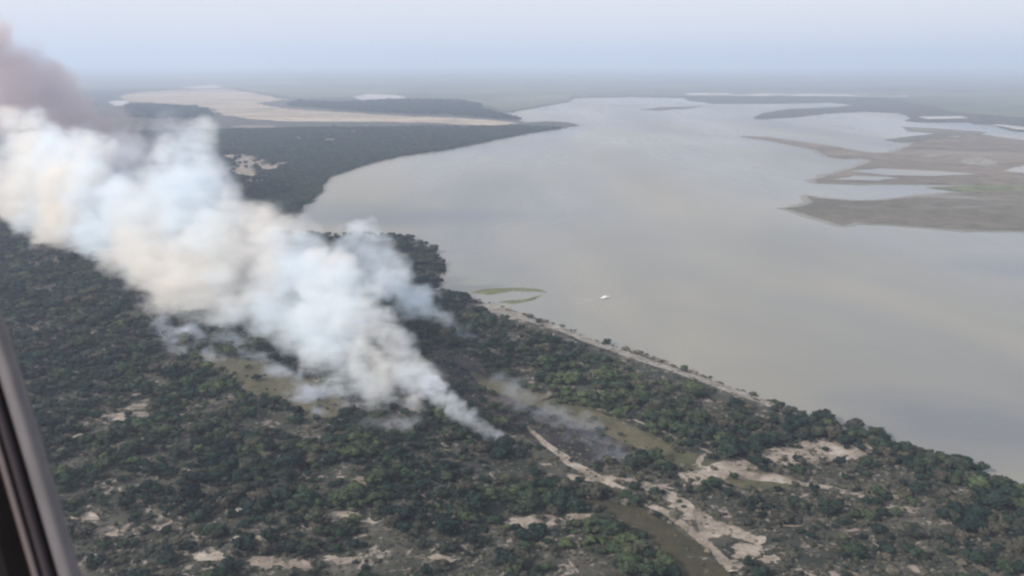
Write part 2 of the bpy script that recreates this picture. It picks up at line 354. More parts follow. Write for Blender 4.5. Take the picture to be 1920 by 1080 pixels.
flat_sheet('mudflat', [(1690,238),(1760,241),(1850,248),(1830,254),(1760,256),(1700,262),(1660,264),(1700,256),(1760,250),(1700,246)], 'mud', 0.45, 66, 'thin forked mudbank above the marsh island', 'mudflat')
flat_sheet('mudflat', [(1655,262),(1700,259),(1770,256),(1820,258),(1760,266),(1690,268)], 'mud', 0.4, 67, 'grey mudbank touching the top of the marsh island', 'mudflat')
flat_sheet('mudflat', [(1195,206),(1240,201),(1320,199),(1300,203),(1230,208)], 'mud', 0.4, 68, 'faint thin mudbank out in the far water', 'mudflat')
flat_sheet('mudflat', [(1860,346),(1930,349),(2100,352),(2100,361),(1920,358),(1800,360),(1740,352)], 'algae', 0.42, 69, 'greenish strip between the marsh island and the brown mudflat', 'mudflat')
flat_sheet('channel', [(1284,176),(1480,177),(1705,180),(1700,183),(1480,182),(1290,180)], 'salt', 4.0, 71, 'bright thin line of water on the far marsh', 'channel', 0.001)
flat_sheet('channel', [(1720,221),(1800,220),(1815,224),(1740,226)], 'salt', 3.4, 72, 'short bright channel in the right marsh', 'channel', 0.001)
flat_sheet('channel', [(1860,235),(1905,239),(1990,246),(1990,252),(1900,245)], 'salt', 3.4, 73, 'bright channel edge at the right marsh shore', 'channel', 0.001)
for i, q in enumerate([[(880,549),(905,541),(960,539),(1020,543),(1028,548),(960,546),(915,553)], [(930,566),(985,560),(1015,552),(1000,562),(960,570)]]):
    flat_sheet('weed_bed', q, 'algae', 0.03+0.03*i, 75+i, 'green weed bed in the shallows off the cove', 'weed bed')

# ------------------------------------------------------------------ trees and shrubs
def foliage_mat(name, c0, c1, c2):
    m, nt, b = new_mat(name)
    oi = N(nt, 'ShaderNodeObjectInfo'); at_ = N(nt, 'ShaderNodeAttribute', attribute_type='INSTANCER', attribute_name='tone')
    ad = N(nt, 'ShaderNodeMath', operation='MULTIPLY_ADD'); nt.links.new(oi.outputs['Random'], ad.inputs[0]); ad.inputs[1].default_value = 0.6
    nt.links.new(at_.outputs['Fac'], ad.inputs[2])
    c = ramp(nt, ad.outputs[0], [(0.0, c0), (0.5, c1), (1.0, c2)])
    m7 = N(nt, 'ShaderNodeMath', operation='MULTIPLY'); m7.inputs[1].default_value = 7.13; nt.links.new(oi.outputs['Random'], m7.inputs[0])
    fr = N(nt, 'ShaderNodeMath', operation='FRACT'); nt.links.new(m7.outputs[0], fr.inputs[0])
    c = mixc(nt, ramp(nt, fr.outputs[0], [(0.70, (0, 0, 0)), (1.0, (.75,)*3)]), c, (.082, .068, .052))
    tc = N(nt, 'ShaderNodeTexCoord')
    f = nz(nt, tc.outputs['Object'], 1.1, 4, 0.7)
    c = mixc(nt, 0.8, c, ramp(nt, f, [(0.32, (.55, .56, .6)), (0.5, (1, 1, 1)), (0.68, (1.55, 1.5, 1.35))]), 'MULTIPLY')
    nt.links.new(c, b.inputs['Base Color'])
    return m
M['pine'] = foliage_mat('pine_needles', (.010, .019, .018), (.022, .036, .025), (.066, .088, .040))
M['shrub'] = foliage_mat('shrub_leaves', (.028, .032, .026), (.068, .068, .052), (.18, .162, .128))
m, nt, b = new_mat('bark'); b.inputs['Base Color'].default_value = (.09, .065, .05, 1); M['bark'] = m
bump(nt, b, nz(nt, N(nt, 'ShaderNodeTexCoord').outputs['Object'], 6, 4), 0.05)
c_ = ramp(nt, nz(nt, N(nt, 'ShaderNodeTexCoord').outputs['Object'], 4, 4), [(0.3, (.05, .037, .03)), (0.7, (.14, .11, .085))]); nt.links.new(c_, b.inputs['Base Color'])

def crown_mesh(name, seed, flat=0.62, nl=7, leaves=420, sub=2, base=0.55, leaf=0.17):
    """a lobed crown of unit radius: uneven lobes set with many leaf-sized faces"""
    r = random.Random(seed); bm = bmesh.new()
    lobes = [(Vector((0, 0, base+flat*0.45)), 0.62)]
    for k in range(nl):
        a = 2*math.pi*(k+r.random())/nl; d = r.uniform(.35, .72)
        lobes.append((Vector((d*math.cos(a), d*math.sin(a), base+flat*r.uniform(.05, .75))), r.uniform(.26, .44)))
    for c, rad in lobes:
        ret = bmesh.ops.create_icosphere(bm, subdivisions=sub, radius=1.0)
        for v in ret['verts']:
            n = noise.noise(v.co*1.7+Vector((seed*3.1, c.x*9, c.y*9)))*0.38 + noise.noise(v.co*4.2+Vector((c.x*7, seed, 0)))*0.22
            p = v.co*(rad*(0.92+n)); p.z *= flat+0.1
            v.co = c+p
    for k in range(leaves):
        c, rad = lobes[r.randrange(len(lobes))]
        d = Vector((r.gauss(0, 1), r.gauss(0, 1), abs(r.gauss(0, 1))*0.9-0.25)); d.normalize()
        o = c+Vector((d.x, d.y, d.z*(flat+.1)))*rad*r.uniform(.85, 1.28)
        t = Vector((r.gauss(0, 1), r.gauss(0, 1), r.gauss(0, .6))).normalized()*leaf*r.uniform(.5, 1.2)
        u = (d.cross(t).normalized()+d*r.uniform(-.6, .6))*leaf*r.uniform(.4, .9)
        vs_ = [bm.verts.new(o+t), bm.verts.new(o+u), bm.verts.new(o-t), bm.verts.new(o-u*0.7)]
        bm.faces.new(vs_)
    me = bpy.data.meshes.new(name); bm.to_mesh(me); bm.free()
    return me
def trunk_mesh(seed, base=0.62):
    r = random.Random(seed); bm = bmesh.new()
    def limb(p0, p1, r0, r1):
        d = (p1-p0).normalized(); x = d.orthogonal().normalized(); y = d.cross(x); rings = []
        for p, q in ((p0, r0), ((p0+p1)/2+x*r0*.5, (r0+r1)/2), (p1, r1)):
            rings.append([bm.verts.new(p+(x*math.cos(a)+y*math.sin(a))*q) for a in [2*math.pi*k/7 for k in range(7)]])
        for A, B in zip(rings, rings[1:]):
            for k in range(7): bm.faces.new((A[k], A[(k+1) % 7], B[(k+1) % 7], B[k]))
    top = Vector((r.uniform(-.1, .1), r.uniform(-.1, .1), base+.25))
    limb(Vector((0, 0, -.12)), top, .085, .045)
    for k in range(5):
        a = 2*math.pi*(k+r.random()*.6)/5
        limb(top*r.uniform(.55, .85), Vector((.5*math.cos(a), .5*math.sin(a), base+.25+r.uniform(0, .2))), .035, .012)
    me = bpy.data.meshes.new('trunk'); bm.to_mesh(me); bm.free(); me.materials.append(M['bark'])
    return me
pine_crowns = [crown_mesh('crown', s, flat=r_, nl=n_, leaves=460, base=.5) for s, r_, n_ in ((1, .55, 7), (2, .7, 6), (3, .62, 8), (4, .8, 6), (5, .5, 9))]
shrub_meshes = [crown_mesh('shrub', s, flat=r_, nl=n_, leaves=330, base=.06, leaf=.15) for s, r_, n_ in ((11, .5, 6), (12, .65, 7), (13, .42, 8), (14, .8, 5))]
for me_ in pine_crowns: me_.materials.append(M['pine'])
for me_ in shrub_meshes: me_.materials.append(M['shrub'])
trunks = [trunk_mesh(s) for s in (1, 2, 3)]

def scatter(r0, r1, fan0, fan1, spacing):
    """jittered points on the ground with a spacing that may grow with distance"""
    pts = []; r = r0
    while r < r1:
        s = spacing(r); n = int((fan1-fan0)*r/s)
        if n > 0:
            a = fan0+(np.arange(n)+rng.uniform(-.5, .5, n))*(fan1-fan0)/n; rr = r+rng.uniform(-.55, .55, n)*s
            pts.append(np.column_stack([rr*np.sin(a), rr*np.cos(a)]))
        r += s
    return np.concatenate(pts)
land_arr = np.array(land_r)
def on_land(x, y): return inside(land_shore_poly, x, y)
land_shore_poly = np.array(LAND)
polys = {k: np.array(P(*v)) for k, v in GR.items()}
sand_lines = [(np.array(P(*TRACK)), 2.6), (np.array(P(*TRACK2)), 3.5), (np.array(P(*TRACK3)), 2.0), (np.array(P(*BEACH))+np.array([-4.0, -5.0]), 9.5)]

def cover(x, y):
    """how closely trees stand: 0..1, and the share of shrubs"""
    px, py = pix(x, y, np.zeros_like(x)); r = np.hypot(x, y)
    d = 0.66+0.75*fbm(x/22, y/22, 0, 3, 60)+0.35*fbm(x/7, y/7, 0, 2, 61)+0.15*np.clip((r-450)/200, 0, 1)
    sd = edge_dist(shore_open, x, y, False)
    open_ = np.zeros_like(x)
    for k, s in (('meadow_l', .80), ('meadow_r', .88), ('hollow', .985), ('sand_r', .72), ('char', .80), ('dunes', 1)):
        m = inside(polys[k], x, y); d = np.where(m, d*(1-s), d)
    d = d-.45*np.clip((fbm(x/13, y/13, 0, 3, 66)-.18)*5, 0, 1)*np.clip((py-560)/200, 0.2, 1)
    for l, w in sand_lines:
        e = edge_dist(l, x, y, False); d = np.where(e < w, d*(0.30 if w < 9 else .10), d)
    for (cx, cy_), a, b in SANDS+CLEAR:
        m = ((px-cx)/a)**2+((py-cy_)/b)**2 < .9; d = np.where(m, d*0.22, d)
    # sandy open country at the lower right and bottom edge
    g = np.clip((px-1080)/350, 0, 1)*np.clip((py-820)/100, 0, 1)+0.7*np.clip((py-985)/60, 0, 1)*(px < 1100)+0.35*np.exp(-((px-1180)/80)**2-((py-925)/30)**2)
    g = np.where(sd < 26, g*0.25, g)
    d = d+0.04*np.clip(g, 0, 1)*np.clip((px-1080)/300, 0, 1)-0.10*np.clip(g, 0, 1)*(px < 1080)
    d = np.where((sd < 24) & (px > 1440), d+.5, d)
    d = np.where(sd < 3.0, 0, d)
    pine = 0.62+0.5*fbm(x/35, y/35, 0, 3, 70)-0.30*np.clip(g, 0, 1)+0.25*((px < 1000) & (py > 640) & (py < 980))
    pine = np.where((sd < 26) & (px > 1400), .9, pine)
    pine = np.where((sd < 16) & (px < 1450) & (px > 880), .08, pine)
    return np.clip(d, 0, 1), np.clip(pine, 0.05, 0.97)

def dense_patch(px, py, cx, cy_, a, b): return np.exp(-((px-cx)/a)**2-((py-cy_)/b)**2)
near = scatter(200, 900, -.66, .66, lambda r: 2.55 if r < 420 else 2.55+(r-420)*0.0036)
x, y = near[:, 0], near[:, 1]
m = on_land(x, y); x, y = x[m], y[m]
d, pf = cover(x, y); u = rng.random(len(x)); keep = u < d
x, y, pf, d = x[keep], y[keep], pf[keep], d[keep]
px, py = pix(x, y, np.zeros_like(x))
kp = (px > -160) & (px < 2080) & (py < 1190); x, y, pf, d, px, py = [q[kp] for q in (x, y, pf, d, px, py)]
r = np.hypot(x, y)
is_pine = rng.random(len(x)) < pf
size = np.where(is_pine, np.clip(np.exp(rng.normal(.50, .40, len(x))), .8, 4.2)*(0.75+0.4*d), np.clip(np.exp(rng.normal(.1, .38, len(x))), .5, 2.3))
size *= 1+np.clip((r-420)/1500, 0, .6)
tone = -0.12+0.36*np.clip(0.5+fbm(x/30, y/30, 0, 3, 80), 0, 1)+.35*(rng.random(len(x)) < .10)
green = dense_patch(px, py, 1200, 720, 220, 70)*.5+dense_patch(px, py, 390, 680, 90, 60)*.35+dense_patch(px, py, 1130, 1040, 80, 50)*.5+dense_patch(px, py, 1330, 720, 160, 40)*.2
tone = np.clip(tone+green*1.0+.06, -.15, .8)
z = land_height(x, y)
vis = (px > 25) & (px < 1915) & (py < 1092) & (py > 0) & ~((px < (py-575)*0.307-5) & (py > 575))
order = np.argsort(np.where(vis, r - 14*size, 1e9))
pines = [i for i in order if is_pine[i]][:300]; shrubs = [i for i in order if not is_pine[i]][:300]
single = np.zeros(len(x), bool); single[pines] = True; single[shrubs] = True

def where(i):
    X, Y, q, w = px[i], py[i], x[i], y[i]
    e = [edge_dist(l, np.array([q]), np.array([w]), False)[0] for l, _ in sand_lines]
    if e[0] < 9: return 'beside the pale sandy track'
    if edge_dist(polys['hollow'], np.array([q]), np.array([w]))[0] < 12: return 'at the rim of the grassy hollow'
    if e[1] < 12: return 'by the broken sandy strip past the hollow'
    if X < 330: return 'behind the aircraft door pillar' if X < 0 else 'in the wood just beyond the aircraft door pillar'
    if X < 450 and Y > 1020: return 'at the bottom edge just off the door pillar'
    if X < 450: return 'on the wooded rise off the door pillar'
    if X < 620 and Y > 1020: return 'on the largest bare sand patch'
    if X < 620: return 'in the dark wood below the dry meadow'
    if X < 740: return 'around the small sand patches below the main smoke'
    if X < 850: return 'in the unbroken wood below the main smoke'
    if X < 1080: return 'in the dark wood below the smoke wisp'
    if X < 1500: return 'on the sandy slope below the burnt ground'
    return 'in the thicket towards the river bank'
def kind_word(i, pine):
    t = tone[i]; s = size[i]
    a = 'fresh green' if t > .33 else ('mid green' if t > .2 else 'dark green')
    if not pine: a = 'pale olive' if t > .33 else ('grey-green' if t > .2 else 'dull grey')
    bsz = 'large' if s > (2.4 if pine else 1.4) else ('small' if s < (1.7 if pine else 1.05) else 'medium')
    return bsz+' '+a
for k, i in enumerate(pines):
    root = bpy.data.objects.new('pine_tree', None); col.objects.link(root); root.empty_display_size = .5
    root.location = (x[i], y[i], z[i]); s = size[i]; root.scale = (s, s, s*random.uniform(.75, 1.15)); root.rotation_euler = (0, 0, random.uniform(0, 6.28))
    tag(root, kind_word(i, True)+' '+['spreading', 'domed', 'lobed', 'high-crowned', 'flat-topped'][k % 5]+' pine '+where(i), 'pine tree', None, 'pine trees of the wooded peninsula')
    c = link('crown', pine_crowns[k % 5], None, root); c['tone'] = float(tone[i])
    link('trunk', trunks[k % 3], None, root)
for k, i in enumerate(shrubs):
    o = link('shrub', shrub_meshes[k % 4]); s = size[i]
    o.location = (x[i], y[i], z[i]); o.scale = (s, s, s*random.uniform(.7, 1.1)); o.rotation_euler = (0, 0, random.uniform(0, 6.28)); o['tone'] = float(tone[i])
    tag(o, kind_word(i, False)+' '+['rounded', 'bushy', 'sprawling', 'upright'][k % 4]+' shrub '+where(i), 'shrub', None, 'shrubs of the wooded peninsula')
# charred stems standing in the burnt strip
def gn_scatter(name, pts, scl, tone_, rot, idx, sources, label, cat, squash=None):
    me = bpy.data.meshes.new(name); me.from_pydata(pts.tolist(), [], [])
    for nm, arr, ty in (('scl', scl, 'FLOAT'), ('tone', tone_, 'FLOAT'), ('rz', rot, 'FLOAT'), ('idx', idx, 'INT')):
        a = me.attributes.new(nm, ty, 'POINT'); a.data.foreach_set('value', arr)
    o = link(name, me); tag(o, label, cat, 'stuff')
    g = bpy.data.node_groups.new(name, 'GeometryNodeTree')
    g.interface.new_socket('Geometry', in_out='INPUT', socket_type='NodeSocketGeometry'); g.interface.new_socket('Geometry', in_out='OUTPUT', socket_type='NodeSocketGeometry')
    i_ = g.nodes.new('NodeGroupInput'); o_ = g.nodes.new('NodeGroupOutput'); L = g.links
    inst = g.nodes.new('GeometryNodeInstanceOnPoints'); L.new(i_.outputs[0], inst.inputs['Points'])
    j = g.nodes.new('GeometryNodeGeometryToInstance')
    for s in reversed(sources):
        oi = g.nodes.new('GeometryNodeObjectInfo'); oi.inputs[0].default_value = s; oi.transform_space = 'ORIGINAL'; L.new(oi.outputs['Geometry'], j.inputs[0])
    L.new(j.outputs[0], inst.inputs['Instance']); inst.inputs['Pick Instance'].default_value = True
    def na(nm, t):
        n = g.nodes.new('GeometryNodeInputNamedAttribute'); n.data_type = t; n.inputs[0].default_value = nm; return n.outputs[0]
    L.new(na('idx', 'INT'), inst.inputs['Instance Index'])
    cx = g.nodes.new('ShaderNodeCombineXYZ'); L.new(na('rz', 'FLOAT'), cx.inputs[2])
    er = g.nodes.new('FunctionNodeEulerToRotation'); L.new(cx.outputs[0], er.inputs[0]); L.new(er.outputs[0], inst.inputs['Rotation'])
    L.new(na('scl', 'FLOAT'), inst.inputs['Scale'])
    L.new(inst.outputs[0], o_.inputs[0])
    md = o.modifiers.new('scatter', 'NODES'); md.node_group = g
    return o
def tree_obj_for_instancing():
    """whole trees (crown and trunk in one mesh) for the wood behind the single trees"""
    out = []
    for k, me in enumerate(pine_crowns):
        bm = bmesh.new(); bm.from_mesh(me); n0 = len(bm.faces); bm.from_mesh(trunks[k % 3])
        bm.faces.ensure_lookup_table()
        for f in bm.faces[n0:]: f.material_index = 1
        m2 = bpy.data.meshes.new('wood_tree'); bm.to_mesh(m2); bm.free(); m2.materials.append(M['pine']); m2.materials.append(M['bark'])
        out.append(m2)
    return out
src_meshes = tree_obj_for_instancing()
src_p = [bpy.data.objects.new('wood_tree', m_) for m_ in src_meshes]
src_s = [bpy.data.objects.new('wood_shrub', m_) for m_ in shrub_meshes]
rest = ~single
def emit(name, mask, src, label, cat):
    i = np.where(mask)[0]
    gn_scatter(name, np.column_stack([x[i], y[i], z[i]]), size[i].astype(np.float32), tone[i].astype(np.float32), rng.uniform(0, 6.28, len(i)).astype(np.float32),
               rng.integers(0, len(src), len(i)).astype(np.int32), src, label, cat)
emit('pine_wood', rest & is_pine, src_p, 'dense dark wood of rounded pines covering the peninsula', 'wood')
emit('scrub', rest & ~is_pine, src_s, 'low grey-green scrub filling the gaps between the pines', 'scrub')
print('near plants', len(x), 'pines', is_pine.sum())

# low tufts of dwarf scrub on the open sandy ground
tf = scatter(205, 470, -.64, .64, lambda r: 1.7)
tx, ty = tf[:, 0], tf[:, 1]; m = on_land(tx, ty) & (edge_dist(shore_open, tx, ty, False) > 3); tx, ty = tx[m], ty[m]
tpx, tpy = pix(tx, ty, np.zeros_like(tx))
dd = 0.5+0.6*fbm(tx/9, ty/9, 0, 3, 90)
for k, s in (('meadow_l', .9), ('meadow_r', .93), ('hollow', .97), ('sand_r', .45)): dd = np.where(inside(polys[k], tx, ty), dd*(1-s), dd)
for l, w in sand_lines: dd = np.where(edge_dist(l, tx, ty, False) < w*.8, dd*.35, dd)
for (cx, cy_), a, b in SANDS: dd = np.where(((tpx-cx)/a)**2+((tpy-cy_)/b)**2 < .7, dd*0.3, dd)
m = (rng.random(len(tx)) < dd) & (tpx > -60) & (tpx < 1980) & (tpy < 1120); tx, ty = tx[m], ty[m]
gn_scatter('dwarf_scrub', np.column_stack([tx, ty, land_height(tx, ty)]), rng.uniform(.3, .75, len(tx)).astype(np.float32), rng.uniform(0.1, .5, len(tx)).astype(np.float32),
           rng.uniform(0, 6.28, len(tx)).astype(np.float32), rng.integers(0, 4, len(tx)).astype(np.int32), src_s, 'knee-high tufts of dwarf scrub dotted over the sand', 'dwarf scrub')
print('tufts', len(tx))

# far wood across the bay and behind the dunes
far = scatter(880, 1990, -.60, .12, lambda r: 4.2+(r-900)*0.0022)
fx, fy = far[:, 0], far[:, 1]; m = on_land(fx, fy) & (edge_dist(shore_open, fx, fy, False) > 2.5); fx, fy = fx[m], fy[m]
fpx, fpy = pix(fx, fy, np.zeros_like(fx))
fd = 0.93+0.35*fbm(fx/45, fy/45, 0, 4, 95)-.35*np.exp(-((fpx-480)/60)**2-((fpy-320)/26)**2)
fd = np.where(inside(polys['dunes'], fx, fy), 0.0, fd)
for (cx, cy_), a, b in CLEAR: fd = np.where(((fpx-cx)/a)**2+((fpy-cy_)/b)**2 < .95, fd*0.08, fd)
fd = np.where((fpy < 250) & (fpy > 226) & (fpx < 900), fd*(0.45+0.5*np.clip((fpy-226)/24, 0, 1)), fd)
m = (rng.random(len(fx)) < fd) & (fpx > -80); fx, fy = fx[m], fy[m]
gn_scatter('far_wood', np.column_stack([fx, fy, land_height(fx, fy)]), rng.uniform(2.4, 4.3, len(fx)).astype(np.float32), np.clip(0.05+.2*rng.random(len(fx)), 0, 1).astype(np.float32),
           rng.uniform(0, 6.28, len(fx)).astype(np.float32), rng.integers(0, 5, len(fx)).astype(np.int32), src_p, 'dark wood on the long spit across the bay', 'wood')
print('far', len(fx))
FW = [[(560,192),(640,196),(760,190),(860,192),(900,198),(906,210),(960,222),(985,228),(930,224),(860,219),(760,216),(640,208),(540,200)],
      [(235,200),(300,200),(390,208),(400,222),(300,226),(240,222)]]
for k, q in enumerate(FW):
    pl = np.array(P(*q)); s_ = scatter(1950, 3400, -.5, .05, lambda r: 8.5); m = inside(pl, s_[:, 0], s_[:, 1]); s_ = s_[m]
    s_ = s_[rng.random(len(s_)) < .55+.9*fbm(s_[:, 0]/90, s_[:, 1]/90, 0, 3, 99)]
    gn_scatter('far_grove', np.column_stack([s_, land_height(s_[:, 0], s_[:, 1])+.5]), rng.uniform(5, 8, len(s_)).astype(np.float32), np.full(len(s_), .12, np.float32),
               rng.uniform(0, 6.28, len(s_)).astype(np.float32), rng.integers(0, 5, len(s_)).astype(np.int32), src_p,
               ['hazy grove on the far side of the dune field', 'hazy grove at the left end of the dune field'][k], 'grove')

# ------------------------------------------------------------------ motor boat with its wake
def boat():
    m, nt, b = new_mat('white_gelcoat'); b.inputs['Base Color'].default_value = (.8, .8, .78, 1); b.inputs['Roughness'].default_value = .25
    g, nt2, b2 = new_mat('dark_glass'); b2.inputs['Base Color'].default_value = (.02, .025, .03, 1); b2.inputs['Roughness'].default_value = .1
    p = at(1134, 559); root = bpy.data.objects.new('motor_boat', None); col.objects.link(root); root.location = p; root.rotation_euler = (0, 0, math.radians(20)); root.scale = (.8, .8, .8)
    tag(root, 'small white motor boat alone on the river off the cove', 'boat')
    bm = bmesh.new(); secs = []
    for t, w, zk, zd in ((-4, 1.15, -.3, .75), (-1.5, 1.3, -.35, .75), (1, 1.2, -.3, .85), (3, .7, -.1, 1.0), (4.3, .04, .35, 1.15)):
        secs.append([bm.verts.new((t, -w, zd)), bm.verts.new((t, -w*.8, .1)), bm.verts.new((t, 0, zk)), bm.verts.new((t, w*.8, .1)), bm.verts.new((t, w, zd))])
    for A, B in zip(secs, secs[1:]):
        for k in range(4): bm.faces.new((A[k], A[k+1], B[k+1], B[k]))
        bm.faces.new((A[4], A[0], B[0], B[4]))
    bm.faces.new(secs[0][::-1])
    me = bpy.data.meshes.new('hull'); bm.to_mesh(me); bm.free(); link('hull', me, m, root)
    def bx(name, c, s, mt, tp=1.0):
        V = [(c[0]+s[0]*i*(tp if k > 0 else 1), c[1]+s[1]*j*(tp if k > 0 else 1), c[2]+s[2]*k) for i in (-.5, .5) for j in (-.5, .5) for k in (-.5, .5)]
        me = bpy.data.meshes.new(name); me.from_pydata(V, [], [(0, 1, 3, 2), (4, 6, 7, 5), (0, 4, 5, 1), (2, 3, 7, 6), (0, 2, 6, 4), (1, 5, 7, 3)]); link(name, me, mt, root)
    bx('cabin', (.3, 0, 1.35), (2.4, 1.6, 1.1), m, .8); bx('windscreen', (1.42, 0, 1.45), (.12, 1.35, .55), g, .9); bx('outboard_motor', (-4.2, 0, .7), (.5, .5, 1.1), g, .8)
    w, nt3, b3 = new_mat('foam'); b3.inputs['Base Color'].default_value = (.6, .6, .58, 1)
    al = ramp(nt3, nz(nt3, pos(nt3), .6, 5, .7), [(.36, (.03,)*3), (.64, (.6,)*3)]); nt3.links.new(al, b3.inputs['Alpha'])
    V = []; F = []
    for s in (-1, 1):
        b0 = len(V)
        for k in range(7):
            t = -4-k*3.2; o = .9+k*.55; V += [(t, s*o, .05), (t, s*(o+.7+.1*k), .05)]
        for k in range(6): F.append((b0+2*k, b0+2*k+1, b0+2*k+3, b0+2*k+2))
    me = bpy.data.meshes.new('wake'); me.from_pydata(V, [], F); o = link('wake', me, w); o.location = p; o.rotation_euler = root.rotation_euler
    tag(o, 'short foamy wake trailing behind the white motor boat', 'wake', 'structure')
boat()

# ------------------------------------------------------------------ the aircraft's door pillar, close to the lens
def door_pillar():
    def local(pxx, pyy, dep):
        d = ray(pxx, pyy); return Vector((0, 0, H))+d*dep
    spine = [(-150, 60), (-75, 330), (0, 577), (42, 705), (92, 870), (155, 1085), (230, 1330)]
    O = local(100, 900, .75)
    root = bpy.data.objects.new('aircraft_door_pillar', None); col.objects.link(root); root.location = O
    tag(root, 'blurred grey aircraft door pillar with dark inner panel, close to the lens', 'door pillar')
    def mat(name, c, rough, met=0.0, sp=.4):
        m, nt, b = new_mat(name); b.inputs['Roughness'].default_value = rough; b.inputs['Metallic'].default_value = met; b.inputs['Specular IOR Level'].default_value = sp
        cc = ramp(nt, nz(nt, pos(nt), 30, 4), [(0.3, tuple(v*.85 for v in c)), (.7, tuple(v*1.12 for v in c))]); nt.links.new(cc, b.inputs['Base Color']); return m
    mg = mat('grey_painted_metal', (.125, .115, .125), .6); mk = mat('black_plastic', (.012, .010, .010), .7, 0, .15); md = mat('dark_rubber', (.035, .028, .034), .8, 0, .2)
    ml = mat('worn_edge_trim', (.12, .095, .095), .55)
    prof = {  # across offsets in px to the left of the spine, depth in metres; a closed cross-section
     'pillar': ([(0, .015), (-7, 0), (-20, -.006), (-38, .0), (-46, .012), (-46, .05), (0, .06)], mg, .75),
     'rubber_seal': ([(-44, .02), (-56, .006), (-72, .008), (-80, .02), (-80, .06), (-44, .06)], md, .75),
     'edge_trim': ([(-78, .018), (-83, .008), (-91, .010), (-95, .022), (-95, .06), (-78, .06)], ml, .75),
     'inner_panel': ([(-93, .03), (-140, .02), (-900, -.02), (-900, .06), (-93, .07)], mk, .75)}
    for nm, (pr, mt, dep) in prof.items():
        bm = bmesh.new(); rings = []
        for (sx, sy) in spine:
            rings.append([bm.verts.new(local(sx+o, sy+o*.05, dep+dd)-O) for o, dd in pr])
        n = len(pr)
        for A, B in zip(rings, rings[1:]):
            for k in range(n): bm.faces.new((A[k], A[(k+1) % n], B[(k+1) % n], B[k]))
        bm.faces.new(rings[0]); bm.faces.new(rings[-1][::-1])
        bmesh.ops.recalc_face_normals(bm, faces=bm.faces)
        for f in bm.faces: f.smooth = nm != 'inner_panel'
        me = bpy.data.meshes.new(nm); bm.to_mesh(me); bm.free(); link(nm, me, mt, root)
door_pillar()

